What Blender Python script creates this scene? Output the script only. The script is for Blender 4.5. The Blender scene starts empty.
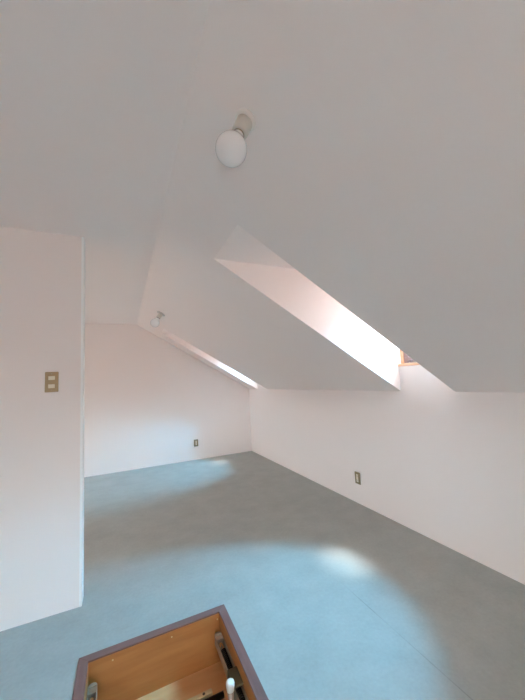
import bpy, bmesh, math, random
from mathutils import Vector, Matrix

random.seed(4)
scene = bpy.context.scene
COL = scene.collection

# ------------------------------------------------------------------ helpers
def link(o, parent=None):
    COL.objects.link(o)
    if parent is not None:
        o.parent = parent
    return o

def finish(name, bm, mat, parent=None, loc=None, bevel=0.0, segs=2, smooth=False):
    bmesh.ops.recalc_face_normals(bm, faces=bm.faces[:])
    me = bpy.data.meshes.new(name)
    bm.to_mesh(me)
    bm.free()
    me.materials.append(mat)
    if smooth:
        for p in me.polygons:
            p.use_smooth = True
    o = bpy.data.objects.new(name, me)
    link(o, parent)
    if loc is not None:
        o.location = loc
    if bevel > 0:
        b = o.modifiers.new('bevel', 'BEVEL')
        b.width = bevel
        b.segments = segs
        b.limit_method = 'ANGLE'
        b.angle_limit = math.radians(40)
    return o

def add_box(bm, x0, x1, y0, y1, z0, z1, mtx=None):
    vs = [bm.verts.new(((x0, x1)[i & 1], (y0, y1)[(i >> 1) & 1], (z0, z1)[(i >> 2) & 1])) for i in range(8)]
    for f in ((0, 1, 3, 2), (4, 6, 7, 5), (0, 4, 5, 1), (2, 3, 7, 6), (0, 2, 6, 4), (1, 5, 7, 3)):
        bm.faces.new([vs[i] for i in f])
    if mtx is not None:
        bmesh.ops.transform(bm, matrix=mtx, verts=vs)
    return vs

def add_prism_y(bm, poly_xz, y0, y1):
    a = [bm.verts.new((x, y0, z)) for x, z in poly_xz]
    b = [bm.verts.new((x, y1, z)) for x, z in poly_xz]
    bm.faces.new(a)
    bm.faces.new(list(reversed(b)))
    n = len(a)
    for i in range(n):
        j = (i + 1) % n
        bm.faces.new((a[i], b[i], b[j], a[j]))

def add_prism_z(bm, poly_xy, z0, z1):
    a = [bm.verts.new((x, y, z0)) for x, y in poly_xy]
    b = [bm.verts.new((x, y, z1)) for x, y in poly_xy]
    bm.faces.new(a)
    bm.faces.new(list(reversed(b)))
    n = len(a)
    for i in range(n):
        j = (i + 1) % n
        bm.faces.new((a[i], b[i], b[j], a[j]))

def add_lathe(bm, prof, segs=32, mtx=None):
    """profile of (radius, height) spun about local Z"""
    rings = []
    new = []
    for r, h in prof:
        if r < 1e-6:
            v = bm.verts.new((0, 0, h)); new.append(v); rings.append([v])
        else:
            ring = [bm.verts.new((r * math.cos(2 * math.pi * i / segs), r * math.sin(2 * math.pi * i / segs), h)) for i in range(segs)]
            new += ring; rings.append(ring)
    for a, b in zip(rings, rings[1:]):
        for i in range(segs):
            j = (i + 1) % segs
            if len(a) == 1 and len(b) == 1:
                continue
            if len(a) == 1:
                bm.faces.new((a[0], b[i], b[j]))
            elif len(b) == 1:
                bm.faces.new((a[i], a[j], b[0]))
            else:
                bm.faces.new((a[i], a[j], b[j], b[i]))
    for ring in (rings[0], rings[-1]):
        if len(ring) > 1:
            bm.faces.new(ring)
    if mtx is not None:
        bmesh.ops.transform(bm, matrix=mtx, verts=new)

def add_tube(bm, pts, r, segs=14):
    pts = [Vector(p) for p in pts]
    prev = None
    rings = []
    for i, p in enumerate(pts):
        t = (pts[min(i + 1, len(pts) - 1)] - pts[max(i - 1, 0)]).normalized()
        u = t.orthogonal().normalized() if prev is None else (prev - t * prev.dot(t)).normalized()
        prev = u
        w = t.cross(u)
        rings.append([bm.verts.new(p + (u * math.cos(2 * math.pi * k / segs) + w * math.sin(2 * math.pi * k / segs)) * r) for k in range(segs)])
    for a, b in zip(rings, rings[1:]):
        for k in range(segs):
            j = (k + 1) % segs
            bm.faces.new((a[k], a[j], b[j], b[k]))
    bm.faces.new(rings[0]); bm.faces.new(rings[-1])

def empty(name, loc, rot=None):
    o = bpy.data.objects.new(name, None)
    o.empty_display_size = 0.1
    link(o)
    o.location = loc
    if rot is not None:
        o.rotation_euler = rot
    return o

def tag(o, label, cat, group=None):
    o['label'] = label
    o['category'] = cat
    if group:
        o['group'] = group
    return o

def structure(o):
    o['kind'] = 'structure'
    return o

# ---------------------------------------------------------------- materials
def new_mat(name):
    m = bpy.data.materials.new(name)
    m.use_nodes = True
    nt = m.node_tree
    return m, nt, nt.nodes['Principled BSDF']

def plain(name, col, rough=0.5, metal=0.0, bump=0.0, bscale=200.0, var=0.0):
    m, nt, b = new_mat(name)
    b.inputs['Base Color'].default_value = (*col, 1)
    b.inputs['Roughness'].default_value = rough
    b.inputs['Metallic'].default_value = metal
    tc = nt.nodes.new('ShaderNodeTexCoord')
    nz = nt.nodes.new('ShaderNodeTexNoise')
    nz.inputs['Scale'].default_value = bscale
    nz.inputs['Detail'].default_value = 3
    nt.links.new(tc.outputs['Object'], nz.inputs['Vector'])
    if bump > 0:
        bp = nt.nodes.new('ShaderNodeBump')
        bp.inputs['Strength'].default_value = bump
        bp.inputs['Distance'].default_value = 0.002
        nt.links.new(nz.outputs['Fac'], bp.inputs['Height'])
        nt.links.new(bp.outputs['Normal'], b.inputs['Normal'])
    if var > 0:
        mx = nt.nodes.new('ShaderNodeMix'); mx.data_type = 'RGBA'
        mx.inputs['A'].default_value = (*[c * (1 - var) for c in col], 1)
        mx.inputs['B'].default_value = (*[min(1, c * (1 + var)) for c in col], 1)
        nt.links.new(nz.outputs['Fac'], mx.inputs['Factor'])
        nt.links.new(mx.outputs['Result'], b.inputs['Base Color'])
    return m

WALL_C = (0.90, 0.828, 0.797)
M_wall = plain('wall_vinyl_cloth', WALL_C, 0.75, bump=0.12, bscale=420, var=0.012)
M_ceil = plain('ceiling_vinyl_cloth', WALL_C, 0.8, bump=0.12, bscale=420, var=0.012)

def floor_mat():
    m, nt, b = new_mat('sheet_vinyl_floor')
    N, L = nt.nodes.new, nt.links.new
    tc = N('ShaderNodeTexCoord')
    n1 = N('ShaderNodeTexNoise'); n1.inputs['Scale'].default_value = 5; n1.inputs['Detail'].default_value = 8; n1.inputs['Roughness'].default_value = 0.65
    n2 = N('ShaderNodeTexNoise'); n2.inputs['Scale'].default_value = 60; n2.inputs['Detail'].default_value = 5
    L(tc.outputs['Object'], n1.inputs['Vector']); L(tc.outputs['Object'], n2.inputs['Vector'])
    ad = N('ShaderNodeMath'); ad.operation = 'MULTIPLY_ADD'; ad.inputs[1].default_value = 0.45
    L(n2.outputs['Fac'], ad.inputs[0]); L(n1.outputs['Fac'], ad.inputs[2])
    rp = N('ShaderNodeValToRGB')
    rp.color_ramp.elements[0].position = 0.45; rp.color_ramp.elements[0].color = (*FLOOR_A, 1)
    rp.color_ramp.elements[1].position = 1.0; rp.color_ramp.elements[1].color = (*FLOOR_B, 1)
    L(ad.outputs[0], rp.inputs['Fac'])
    # the worn joint between two sheets, x = -0.89
    sp = N('ShaderNodeSeparateXYZ'); L(tc.outputs['Object'], sp.inputs[0])
    dx = N('ShaderNodeMath'); dx.operation = 'ADD'; dx.inputs[1].default_value = 0.892; L(sp.outputs['X'], dx.inputs[0])
    ab = N('ShaderNodeMath'); ab.operation = 'ABSOLUTE'; L(dx.outputs[0], ab.inputs[0])
    mr = N('ShaderNodeMapRange'); mr.inputs['From Min'].default_value = 0.0012; mr.inputs['From Max'].default_value = 0.004
    mr.inputs['To Min'].default_value = 1; mr.inputs['To Max'].default_value = 0; L(ab.outputs[0], mr.inputs['Value'])
    n3 = N('ShaderNodeTexNoise'); n3.inputs['Scale'].default_value = 2.2; L(tc.outputs['Object'], n3.inputs['Vector'])
    m3 = N('ShaderNodeMapRange'); m3.inputs['From Min'].default_value = 0.4; m3.inputs['From Max'].default_value = 0.62
    m3.inputs['To Min'].default_value = 0.1; m3.inputs['To Max'].default_value = 0.6; L(n3.outputs['Fac'], m3.inputs['Value'])
    mu = N('ShaderNodeMath'); mu.operation = 'MULTIPLY'; L(mr.outputs[0], mu.inputs[0])
    my = N('ShaderNodeMapRange'); my.inputs['From Min'].default_value = -3.45; my.inputs['From Max'].default_value = -3.8
    my.inputs['To Min'].default_value = 0.0; my.inputs['To Max'].default_value = 1.0; L(sp.outputs['Y'], my.inputs['Value'])
    mz = N('ShaderNodeMath'); mz.operation = 'MULTIPLY'; L(my.outputs[0], mz.inputs[0]); L(m3.outputs[0], mz.inputs[1]); L(mz.outputs[0], mu.inputs[1])
    mx = N('ShaderNodeMix'); mx.data_type = 'RGBA'; mx.inputs['B'].default_value = (0.13, 0.14, 0.14, 1)
    L(mu.outputs[0], mx.inputs['Factor']); L(rp.outputs['Color'], mx.inputs['A'])
    L(mx.outputs['Result'], b.inputs['Base Color'])
    b.inputs['Roughness'].default_value = 0.5
    b.inputs['Specular IOR Level'].default_value = 0.25
    bp = N('ShaderNodeBump'); bp.inputs['Strength'].default_value = 0.1; bp.inputs['Distance'].default_value = 0.002
    L(n2.outputs['Fac'], bp.inputs['Height']); L(bp.outputs['Normal'], b.inputs['Normal'])
    return m

FLOOR_A = (0.330, 0.342, 0.317)
FLOOR_B = (0.42, 0.431, 0.403)
M_floor = floor_mat()

def wood_mat(name, c0, c1, axis='X', rough=0.45, scale=6.0, stretch=14.0):
    m, nt, b = new_mat(name)
    N, L = nt.nodes.new, nt.links.new
    tc = N('ShaderNodeTexCoord'); mp = N('ShaderNodeMapping')
    s = [stretch, stretch, stretch]; s['XYZ'.index(axis)] = 1.0
    mp.inputs['Scale'].default_value = s
    L(tc.outputs['Object'], mp.inputs['Vector'])
    nz = N('ShaderNodeTexNoise'); nz.inputs['Scale'].default_value = scale; nz.inputs['Detail'].default_value = 6; nz.inputs['Distortion'].default_value = 0.4
    L(mp.outputs['Vector'], nz.inputs['Vector'])
    rp = N('ShaderNodeValToRGB')
    rp.color_ramp.elements[0].position = 0.3; rp.color_ramp.elements[0].color = (*c0, 1)
    rp.color_ramp.elements[1].position = 0.72; rp.color_ramp.elements[1].color = (*c1, 1)
    L(nz.outputs['Fac'], rp.inputs['Fac']); L(rp.outputs['Color'], b.inputs['Base Color'])
    b.inputs['Roughness'].default_value = rough
    return m

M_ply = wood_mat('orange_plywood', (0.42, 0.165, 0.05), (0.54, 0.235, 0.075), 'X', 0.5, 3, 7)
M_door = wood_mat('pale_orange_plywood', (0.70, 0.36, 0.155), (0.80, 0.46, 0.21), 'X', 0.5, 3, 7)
M_trim = wood_mat('purple_brown_trim', (0.180, 0.085, 0.074), (0.220, 0.110, 0.096), 'X', 0.5, 6, 10)
M_pine = wood_mat('pine', (0.72, 0.40, 0.24), (0.80, 0.50, 0.32), 'Y', 0.5, 6, 10)
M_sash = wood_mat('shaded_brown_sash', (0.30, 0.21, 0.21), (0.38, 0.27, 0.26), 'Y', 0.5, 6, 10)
M_white = plain('white_plastic', (0.82, 0.80, 0.76), 0.35, var=0.01)
M_socket = plain('shaded_socket_plastic', (0.66, 0.62, 0.55), 0.4, var=0.01)  # white socket, its shade put into a darker, warmer colour
M_bead = plain('white_corner_bead', (0.93, 0.93, 0.92), 0.45, var=0.005)
M_greybase = plain('grey_lamp_base', (0.58, 0.56, 0.54), 0.4, var=0.02)
M_cap = plain('white_rubber', (0.86, 0.86, 0.84), 0.5, var=0.01)
M_gold = plain('tan_metal_plate', (0.40, 0.29, 0.16), 0.45, metal=0.25, var=0.04)
M_brass = plain('olive_brass_plate', (0.25, 0.20, 0.11), 0.4, metal=0.3, var=0.04)
M_cream = plain('cream_plastic', (0.74, 0.68, 0.54), 0.4, var=0.01)
M_steel = plain('dull_steel', (0.42, 0.36, 0.29), 0.42, metal=0.6, bump=0.05, var=0.08)
M_olive = plain('olive_painted_steel', (0.10, 0.085, 0.045), 0.45, metal=0.2, var=0.15)
M_dark = plain('dark_oiled_steel', (0.025, 0.020, 0.016), 0.4, metal=0.4, var=0.2)
M_latch = plain('pale_gold_metal', (0.66, 0.53, 0.30), 0.35, metal=0.2, var=0.05)
M_rod = plain('greyed_pink_steel', (0.36, 0.27, 0.22), 0.4, metal=0.4, var=0.05)
M_slot = plain('dark_slot', (0.03, 0.025, 0.02), 0.6, var=0.05)
M_hard = plain('grey_hardware', (0.22, 0.18, 0.20), 0.4, metal=0.4, var=0.05)

def bulb_mat(name, opal):
    m, nt, b = new_mat(name)
    b.inputs['Base Color'].default_value = (0.84, 0.83, 0.82, 1) if opal else (0.86, 0.87, 0.87, 1)
    b.inputs['Roughness'].default_value = 0.08 if opal else 0.06
    b.inputs['IOR'].default_value = 1.45
    nz = nt.nodes.new('ShaderNodeTexNoise'); nz.inputs['Scale'].default_value = 30
    mr = nt.nodes.new('ShaderNodeMapRange')
    mr.inputs['To Min'].default_value = b.inputs['Roughness'].default_value
    mr.inputs['To Max'].default_value = b.inputs['Roughness'].default_value + 0.04
    nt.links.new(nz.outputs['Fac'], mr.inputs['Value']); nt.links.new(mr.outputs['Result'], b.inputs['Roughness'])
    return m
M_opal = bulb_mat('opal_glass', True)
M_frost = bulb_mat('thin_frosted_glass', False)

def clear_pane_mat():
    m = bpy.data.materials.new('clear_glass'); m.use_nodes = True
    nt = m.node_tree; nt.nodes.clear()
    N, L = nt.nodes.new, nt.links.new
    out = N('ShaderNodeOutputMaterial'); mix = N('ShaderNodeMixShader'); tr = N('ShaderNodeBsdfTransparent'); gl = N('ShaderNodeBsdfGlossy')
    gl.inputs['Roughness'].default_value = 0.02; mix.inputs[0].default_value = 0.05
    tr.inputs['Color'].default_value = (0.95, 0.96, 0.95, 1)
    L(tr.outputs[0], mix.inputs[1]); L(gl.outputs[0], mix.inputs[2]); L(mix.outputs[0], out.inputs['Surface'])
    return m
M_clear = clear_pane_mat()

# ------------------------------------------------------------- room numbers
K, C, XF = 1.0986, 2.2363, -1.8791        # knee wall, flat ceiling, fold
SILL = 1.3016                             # top of the skylight's upright lower reveal
OFF = SILL - K                            # roof build-up, measured upright
SL = (C - K) / XF
XL, YF = -4.6, -7.3                       # left and front walls
XP, YP0, YP1 = -2.3174, -2.9753, -2.886   # partition
T = 0.12
W1 = (-3.7939, -3.3431)
W2 = (-0.7669, -0.3846)
W3 = (-6.92, -6.47)                        # a third well, added behind the camera as a fill light
XT = -1.556                               # upper edge of both skylight wells
zin = lambda x: K + SL * x
ANG = math.atan(-SL)

HX0, HX1, HY1, HY0 = -2.2846, -1.579, -3.3709, -4.53   # hatch, outside of trim
FRW = 0.042                               # trim width

# ------------------------------------------------------------------ setting
bm = bmesh.new()
ix0, ix1, iy0, iy1 = HX0 + 0.02, HX1 - 0.02, HY0 + 0.02, HY1 - 0.02
for a in ((XL - T, ix0, YF - T, T), (ix1, T, YF - T, T), (ix0, ix1, iy1, T), (ix0, ix1, YF - T, iy0)):
    add_box(bm, *a, -0.30, 0)
structure(finish('floor', bm, M_floor))

bm = bmesh.new()
add_box(bm, XL - T, T, 0, T, 0, 2.6)
structure(finish('wall_back', bm, M_wall))
bm = bmesh.new()
LW = (-2.1, -0.6, 0.42, 1.12)            # y0 y1 z0 z1 of the unseen fill window added behind the partition
for a in ((YF, LW[0], 0, 2.6), (LW[1], 0, 0, 2.6), (LW[0], LW[1], 0, LW[2]), (LW[0], LW[1], LW[3], 2.6)):
    add_box(bm, XL - T, XL, a[0], a[1], a[2], a[3])
structure(finish('wall_left', bm, M_wall))
bm = bmesh.new()
add_box(bm, XL, XP, YP0, YP1, 0, C)
structure(finish('wall_partition', bm, M_wall))
# white bead that caps the partition's free end
bm = bmesh.new()
add_box(bm, XP - .010, XP + .003, YP0 - .0015, YP1 + .0015, 0, C)
structure(finish('trim_1', bm, M_bead))

bm = bmesh.new()
cuts = [YF, W3[0], W3[1], W1[0], W1[1], W2[0], W2[1], 0]
for i, (a, b) in enumerate(zip(cuts, cuts[1:])):
    top = (SILL, SILL) if i in (1, 3, 5) else (K, K)
    add_prism_y(bm, [(0, 0), (T, 0), (T, top[1]), (0, top[0])], a, b)
structure(finish('wall_right', bm, M_wall))

bm = bmesh.new()
TOP = C + OFF
zt = zin(XT)
for i, (a, b) in enumerate(zip(cuts, cuts[1:])):
    if i in (1, 3, 5):
        add_prism_y(bm, [(XT, zt), (XF, C), (XF, TOP), (XT, TOP), (T, TOP), (T, zt)], a, b)
    else:
        add_prism_y(bm, [(0, K), (XF, C), (XF, TOP), (T, TOP), (T, K)], a, b)
add_box(bm, XL - T, XF, YF - T, T, C, TOP)
structure(finish('ceiling', bm, M_ceil))

# front wall behind the camera, with a gable window added to light the room
GW = (-3.1, -1.7, 0.35, 1.25)              # x0 x1 z0 z1
bm = bmesh.new()
for a in ((XL - T, GW[0], 0, 2.6), (GW[1], T, 0, 2.6), (GW[0], GW[1], 0, GW[2]), (GW[0], GW[1], GW[3], 2.6)):
    add_box(bm, a[0], a[1], YF - T, YF, a[2], a[3])
structure(finish('wall_front', bm, M_wall))
def plain_window(name, loc, rz, width, hh):
    w3 = structure(empty(name, loc, (0, 0, rz)))
    hw = width / 2
    bm = bmesh.new()
    for a in ((-hw, hw, 0, .045), (-hw, hw, hh - .045, hh), (-hw, -hw + .045, .045, hh - .045), (hw - .045, hw, .045, hh - .045), (-.03, .03, .045, hh - .045)):
        add_box(bm, a[0], a[1], -.04, .04, a[2], a[3])
    finish('window_frame', bm, M_white, w3, bevel=0.003)
    for a in ((-hw + .04, -.02), (.02, hw - .04)):
        bm = bmesh.new()
        add_box(bm, a[0], a[1], -.004, .004, .04, hh - .04)
        finish('pane', bm, M_clear, w3)
plain_window('fill_window_3', ((GW[0] + GW[1]) / 2, YF - T / 2, GW[2]), 0, GW[1] - GW[0], GW[3] - GW[2])
plain_window('fill_window_4', (XL - T / 2, (LW[0] + LW[1]) / 2, LW[2]), math.pi / 2, LW[1] - LW[0], LW[3] - LW[2])  # added out of view to brighten the back of the room

# upright dormer windows at the end of each light well, in the plane of the knee wall
def roof_window(name, y0, y1):
    w = structure(empty(name, (0, (y0 + y1) / 2, SILL)))
    h = (y1 - y0) / 2; hh = zt - SILL
    fw = 0.015
    bm = bmesh.new()
    for a in ((-h, h, 0, .024), (-h, h, hh - fw, hh), (-h, -h + fw, .024, hh - fw), (h - fw, h, .024, hh - fw)):
        add_box(bm, .030, .105, a[0], a[1], a[2], a[3])
    finish('window_frame', bm, M_pine, w, bevel=0.002)
    bm = bmesh.new()
    add_box(bm, -.006, .034, -h, h, 0, .020)
    finish('window_sill', bm, M_pine, w, bevel=0.002)
    bm = bmesh.new()
    b0, b1, c0, c1, sw = -h + fw + .002, h - fw - .002, .026, hh - fw - .002, .046
    for a in ((b0, b1, c0, c0 + sw), (b0, b1, c1 - sw, c1), (b0, b0 + sw, c0 + sw, c1 - sw), (b1 - sw, b1, c0 + sw, c1 - sw)):
        add_box(bm, .050, .090, a[0], a[1], a[2], a[3])
    sash = finish('sash', bm, M_sash, w, bevel=0.002)
    bm = bmesh.new()
    add_box(bm, .066, .072, b0 + sw - .006, b1 - sw + .006, c0 + sw - .006, c1 - sw + .006)
    finish('pane', bm, M_clear, w)
    bm = bmesh.new()
    add_box(bm, .040, .052, b1 - .075, b1 - .035, c0 + .004, c0 + .022)
    add_tube(bm, [(.044, b1 - .055, c0 + .013), (.026, b1 - .055, c0 + .016), (.022, b1 - .075, c0 + .018), (.022, b1 - .115, c0 + .018)], .005)
    finish('handle', bm, M_hard, sash)
    return w
roof_window('window_1', *W1)
roof_window('window_2', *W2)
roof_window('fill_window_5', *W3)  # added out of view, brightens the near ceiling and partition

# ------------------------------------------------------------- ceiling lamps
def axis_matrix(d):
    z = Vector(d).normalized(); x = Vector((0, 1, 0)); x = (x - z * x.dot(z)).normalized(); y = z.cross(x)
    return Matrix((x, y, z)).transposed().to_euler()

NRM = Vector((-math.sin(ANG), 0, -math.cos(ANG)))     # out of the slope, into the room

def lamp(px, py, axis, label, opal):
    p = Vector((px, py, zin(px)))
    t = empty('ceiling_lamp', p, axis_matrix(NRM))
    tag(t, label, 'lamp', 'bulb lamps on the sloping ceiling')
    q = Matrix.Rotation(0, 4, 'X')
    # direction of the bulb in the lamp's own axes
    inv = t.rotation_euler.to_matrix().inverted()
    dl = (inv @ Vector(axis)).normalized()
    rot = dl.to_track_quat('Z', 'Y').to_matrix().to_4x4()
    bm = bmesh.new()
    if opal:
        add_lathe(bm, [(0, 0), (.036, 0), (.037, .003), (.037, .010), (.034, .014), (.026, .016), (0, .016)], 40)
    else:
        add_lathe(bm, [(0, 0), (.052, 0), (.053, .003), (.052, .009), (.044, .014), (.026, .018), (0, .018)], 40)
    finish('base_plate', bm, M_white if opal else M_greybase, t, smooth=True)
    bm = bmesh.new()
    add_lathe(bm, [(0, .010), (.0285, .010), (.0285, .036), (.0275, .060), (.026, .067), (.022, .068), (0, .068)], 40, rot)
    s = finish('socket', bm, M_socket, t, smooth=True)
    bm = bmesh.new()
    add_lathe(bm, [(0, .062), (.0165, .062), (.019, .0675), (.019, .073), (.016, .075), (0, .075)], 32, rot)
    b = finish('bulb_collar', bm, M_dark if not opal else M_brass, t, smooth=True)
    bm = bmesh.new()
    R = .052
    prof = [(0, .071), (.0185, .071), (.021, .078), (.0265, .088)]
    cz = .139
    for k in range(-11, 19):
        a = math.radians(5 * k)
        if a > math.radians(-54):
            prof.append((R * math.cos(a), cz + R * math.sin(a)))
    prof.append((0, cz + R))
    add_lathe(bm, prof, 48, rot)
    finish('bulb', bm, M_opal if opal else M_frost, t, smooth=True)
    return t
lamp(-1.705, -4.300, NRM * 0.80 + Vector((0.0, 0, -1)) * 0.20, 'large unlit opal bulb in white socket high on the sloping ceiling, nearest the viewer', True)
lamp(-1.666, -1.43, NRM, 'small distant bulb lamp on a flat base above the far skylight', False)

# --------------------------------------------------------- outlets and switch
def outlet(loc, rz, label):
    t = empty('wall_outlet', loc, (0, 0, rz))
    tag(t, label, 'outlet', 'brass wall outlets')
    bm = bmesh.new()
    add_box(bm, -.035, .035, -.008, 0, -.056, .056)
    finish('plate', bm, M_brass, t, bevel=.003)
    bm = bmesh.new()
    add_box(bm, -.0125, .0125, -.0105, -.002, -.036, .036)
    r = finish('receptacle', bm, M_cream, t, bevel=.0015)
    for z in (-.019, .019):
        for x in (-.006, .006):
            bm = bmesh.new()
            add_box(bm, x - .001, x + .001, -.0112, -.006, z - .005, z + .005)
            finish('slot', bm, M_slot, r)
    return t
outlet((0, -2.7325, .245), -math.pi / 2, 'brass edged wall outlet low on the long right knee wall')
outlet((-.991, 0, .270), 0, 'small brass edged wall outlet low on the far end wall')

t = empty('light_switch', (-2.4765, YP0, 1.304))
tag(t, 'tan metal switch plate with two cream buttons on the left partition wall', 'switch')
bm = bmesh.new()
add_box(bm, -.034, .034, -.008, 0, -.060, .060)
finish('plate', bm, M_gold, t, bevel=.003)
for z in (.0235, -.0255):
    bm = bmesh.new()
    add_box(bm, -.0165, .0165, -.0115, -.002, z - .0115, z + .0115)
    finish('button', bm, M_cream, t, bevel=.002)
for z in (.048, -.048):
    bm = bmesh.new()
    add_lathe(bm, [(0, 0), (.003, 0), (.0025, .0012), (0, .0012)], 12, Matrix.Translation((0, -.008, z)) @ Matrix.Rotation(math.pi / 2, 4, 'X'))
    finish('screw', bm, M_steel, t)

# ---------------------------------------------------------------- attic hatch
cx, cy = (HX0 + HX1) / 2, (HY0 + HY1) / 2
hx, hy = (HX1 - HX0) / 2, (HY1 - HY0) / 2
H = empty('attic_hatch', (cx, cy, 0))
tag(H, 'open floor hatch with purple brown trim and orange plywood box holding a folded ladder', 'hatch')
TZ = 0.005
# mitred trim boards
def trim(poly, m):
    bm = bmesh.new()
    add_prism_z(bm, poly, -.004, TZ)
    finish('trim_board', bm, m, H, bevel=.002)
ax, ay = hx - FRW, hy - FRW
M_trimY = wood_mat('purple_brown_trim_lengthwise', (0.180, 0.085, 0.074), (0.220, 0.110, 0.096), 'Y', 0.5, 6, 10)
trim([(-hx, hy), (-ax, ay), (ax, ay), (hx, hy)], M_trim)
trim([(-hx, -hy), (hx, -hy), (ax, -ay), (-ax, -ay)], M_trim)
trim([(-hx, -hy), (-ax, -ay), (-ax, ay), (-hx, hy)], M_trimY)
trim([(hx, hy), (ax, ay), (ax, -ay), (hx, -hy)], M_trimY)
# plywood box
BZ = -0.242
bxo, byo = hx - .0205, hy - .0205          # just inside the floor opening
def side(x0, x1, y0, y1, m):
    bm = bmesh.new()
    add_box(bm, x0, x1, y0, y1, BZ - .02, -.004)
    return finish('side_panel', bm, m, H)
M_plyY = wood_mat('orange_plywood_lengthwise', (0.42, 0.165, 0.05), (0.54, 0.235, 0.075), 'Y', 0.5, 3, 7)
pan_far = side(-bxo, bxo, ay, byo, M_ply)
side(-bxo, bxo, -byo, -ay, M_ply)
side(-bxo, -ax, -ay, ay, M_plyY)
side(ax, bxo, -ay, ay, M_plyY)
# three nail heads along the top of the far panel
for x in (-.21, .06, .30):
    bm = bmesh.new()
    add_lathe(bm, [(0, 0), (.004, 0), (.0035, .001), (0, .001)], 10, Matrix.Translation((x, ay, -.03)) @ Matrix.Rotation(math.pi / 2, 4, 'X'))
    finish('nail_head', bm, M_latch, pan_far)
# the closed trapdoor at the bottom
bm = bmesh.new()
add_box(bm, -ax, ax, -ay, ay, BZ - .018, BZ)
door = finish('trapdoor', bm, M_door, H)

# spring arms along both sides
def arm(sx):
    x_out = sx * (ax - .002); x_in = sx * (ax - .040)
    y1, y0 = ay - .045, -ay + .08
    z0, z1 = -.112, -.070
    bm = bmesh.new()
    xa, xb = sorted((x_in, x_in + sx * .0035)); add_box(bm, xa, xb, y0, y1, z0, z1)
    xa, xb = sorted((x_out - sx * .0035, x_out)); add_box(bm, xa, xb, y0, y1, z0, z1)
    xa, xb = sorted((x_in, x_out)); add_box(bm, xa, xb, y0, y1, z0 - .004, z0)
    # rounded closed end
    xm = (x_in + x_out) / 2; rr = abs(x_out - x_in) / 2
    add_prism_z(bm, [(xm + rr * math.cos(a), y1 - .002 + rr * math.sin(a)) for a in [math.pi * k / 12 for k in range(13)]], z0 - .004, z1)
    add_prism_z(bm, [(xm - rr, y1 - .03), (xm + rr, y1 - .03), (xm + rr, y1), (xm - rr, y1)], z1 - .022, z1 - .006)
    A = finish('spring_arm', bm, M_steel, H, bevel=.0012)
    # the dark coil spring inside the channel
    bm = bmesh.new()
    pts = []
    ys, ye = y1 - .085, y0 + .1
    n = 900
    for i in range(n):
        u = i / (n - 1); a = u * 2 * math.pi * 75
        pts.append((xm + .0125 * math.cos(a), ys + (ye - ys) * u, -.092 + .0125 * math.sin(a)))
    add_tube(bm, pts, .0028, 6)
    add_tube(bm, [(xm, ys, -.092), (xm, ye, -.092)], .0095, 10)
    finish('spring', bm, M_dark, A, smooth=True)
    # hooked end of the spring on its pin
    bm = bmesh.new()
    add_tube(bm, [(xm + .006 * math.cos(a), y1 - .062 + .020 * math.sin(a), -.085) for a in [math.radians(-90 + 15 * k) for k in range(19)]], .003, 8)
    add_tube(bm, [(xm, ys + .01, -.095), (xm, y1 - .080, -.085)], .003, 8)
    finish('spring_hook', bm, M_door, A, smooth=True)
    return A, xm, x_in, x_out
A, xm, xi, xo = arm(1)
# olive bracket straddling the right arm
def bracket(A, sx, xi, xo, yc):
    bm = bmesh.new()
    xa, xb = sorted((xi - sx * .006, xo + sx * .0015))
    w = .046
    add_box(bm, xa, xb, yc - w, yc + w, -.062, -.055)
    add_box(bm, *sorted((xi - sx * .006, xi - sx * .001)), yc - w, yc + w, -.15, -.055)
    return finish('bracket', bm, M_olive, A, bevel=.002)
br = bracket(A, 1, xi, xo, -3.735 - cy)
A2, xm2, xi2, xo2 = arm(-1)
bracket(A2, -1, xi2, xo2, -3.735 - cy)

# the folded ladder lying on the trapdoor: two rails, treads, capped feet
RX = 0.215
for sx in (-1, 1):
    bm = bmesh.new()
    xr_ = sx * RX
    add_box(bm, xr_ - .011, xr_ + .011, -ay + .06, -3.71 - cy, BZ + .012, BZ + .062)
    finish('ladder_rail', bm, M_dark, H, bevel=.002)
# hinge shaft with its pale gold sleeve, the front-most thing on the door
bm = bmesh.new()
add_tube(bm, [(-.30, -3.625 - cy, BZ + .035), (.262, -3.625 - cy, BZ + .035)], .013, 16)
shaft = finish('hinge_shaft', bm, M_dark, H, smooth=True)
bm = bmesh.new()
add_box(bm, .03, .215, -3.606 - cy, -3.582 - cy, BZ + .018, BZ + .048)
sl = finish('latch_bar', bm, M_latch, shaft, bevel=.002)
bm = bmesh.new()
add_lathe(bm, [(0, 0), (.006, 0), (.006, .002), (0, .002)], 14, Matrix.Translation((.176, -3.594 - cy, BZ + .0475)))
finish('latch_hole', bm, M_slot, sl)
for k in range(4):
    y = -3.80 - cy - .2 * k
    bm = bmesh.new()
    add_box(bm, -RX + .009, RX - .009, y - .04, y + .04, BZ + .03, BZ + .055)
    finish('ladder_tread', bm, M_door, H, bevel=.003)
# upright foot tubes with white caps
for sx, x in ((1, .2505), (-1, -.2505)):
    y = -3.778 - cy
    bm = bmesh.new()
    add_tube(bm, [(x, y - .012, BZ + .005), (x, y, -.040)], .0135, 18)
    tb = finish('ladder_foot', bm, M_rod, H, smooth=True)
    bm = bmesh.new()
    add_lathe(bm, [(0, -.026), (.0155, -.026), (.018, -.010), (.0185, .0), (.017, .007), (.012, .010), (0, .011)], 24, Matrix.Translation((x, y, -.034)))
    finish('foot_cap', bm, M_cap, tb, smooth=True)

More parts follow.
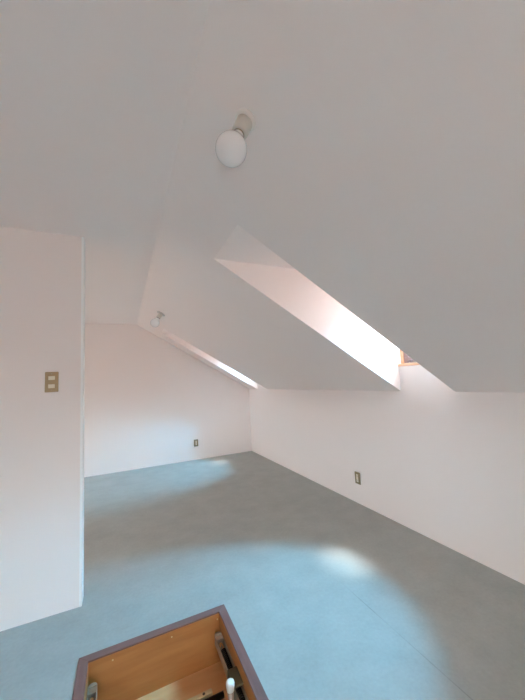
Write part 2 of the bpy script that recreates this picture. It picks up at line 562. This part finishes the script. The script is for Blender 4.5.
# ------------------------------------------------------------------- daylight
SUN_DIR = Vector((0.467, -0.11, 1.0)).normalized()
def sun(name, d, strength, angle, col):
    l = bpy.data.lights.new(name, 'SUN')
    l.energy = strength; l.angle = math.radians(angle); l.color = col
    o = bpy.data.objects.new(name, l); link(o)
    o.rotation_euler = Vector(d).to_track_quat('Z', 'Y').to_euler()
    o.location = Vector(d) * 8
    return o
sun('sun', SUN_DIR, 3.1, 6, (0.84, 0.92, 1.0))
sun('sky_glow', Vector((1.0, 0.04, 0.93)), 80.0, 47, (0.12, 0.585, 0.98))

GROUND, HORIZON, ZENITH = (0.32, 0.212, 0.176), (0.86, 0.93, 1.0), (0.90, 0.95, 1.0)
w = bpy.data.worlds.new('sky'); scene.world = w; w.use_nodes = True
nt = w.node_tree; nt.nodes.clear()
out = nt.nodes.new('ShaderNodeOutputWorld'); bg = nt.nodes.new('ShaderNodeBackground')
tc = nt.nodes.new('ShaderNodeTexCoord'); sp = nt.nodes.new('ShaderNodeSeparateXYZ')
nt.links.new(tc.outputs['Generated'], sp.inputs[0])
mr = nt.nodes.new('ShaderNodeMapRange')
mr.inputs['From Min'].default_value = -1; mr.inputs['From Max'].default_value = 1
nt.links.new(sp.outputs['Z'], mr.inputs['Value'])
rp = nt.nodes.new('ShaderNodeValToRGB')
e = rp.color_ramp.elements
e[0].position = 0.46; e[0].color = (*GROUND, 1)
e[1].position = 0.52; e[1].color = (*HORIZON, 1)
z_ = e.new(0.85); z_.color = (*ZENITH, 1)
nt.links.new(mr.outputs[0], rp.inputs['Fac']); nt.links.new(rp.outputs['Color'], bg.inputs['Color'])
bg.inputs['Strength'].default_value = 14.5
nt.links.new(bg.outputs[0], out.inputs['Surface'])

# --------------------------------------------------------------------- camera
cam = bpy.data.cameras.new('camera'); co = bpy.data.objects.new('camera', cam); link(co)
scene.camera = co
cam.sensor_fit = 'HORIZONTAL'; cam.sensor_width = 36.0; cam.lens = 36.0 * 302.75 / 525
cam.clip_start = 0.02
yaw, pit, rol = 0.4358, 0.0985, -0.0526
F = Vector((math.sin(yaw) * math.cos(pit), math.cos(yaw) * math.cos(pit), math.sin(pit)))
R0 = Vector((math.cos(yaw), -math.sin(yaw), 0)); U0 = R0.cross(F)
R = R0 * math.cos(rol) + U0 * math.sin(rol); U = -R0 * math.sin(rol) + U0 * math.cos(rol)
co.matrix_world = Matrix((R, U, -F)).transposed().to_4x4()
co.location = (-2.0914, -5.1634, 1.25)

# --------------------------------------------------------------------- render
vs = scene.view_settings
vs.view_transform = 'Standard'; vs.look = 'None'; vs.gamma = 1.0; vs.use_curve_mapping = False
vs.exposure = 0.66
cy_ = scene.cycles
cy_.max_bounces = 14; cy_.diffuse_bounces = 10; cy_.glossy_bounces = 4; cy_.transparent_max_bounces = 12
cy_.use_denoising = True
cy_.sample_clamp_indirect = 6.0
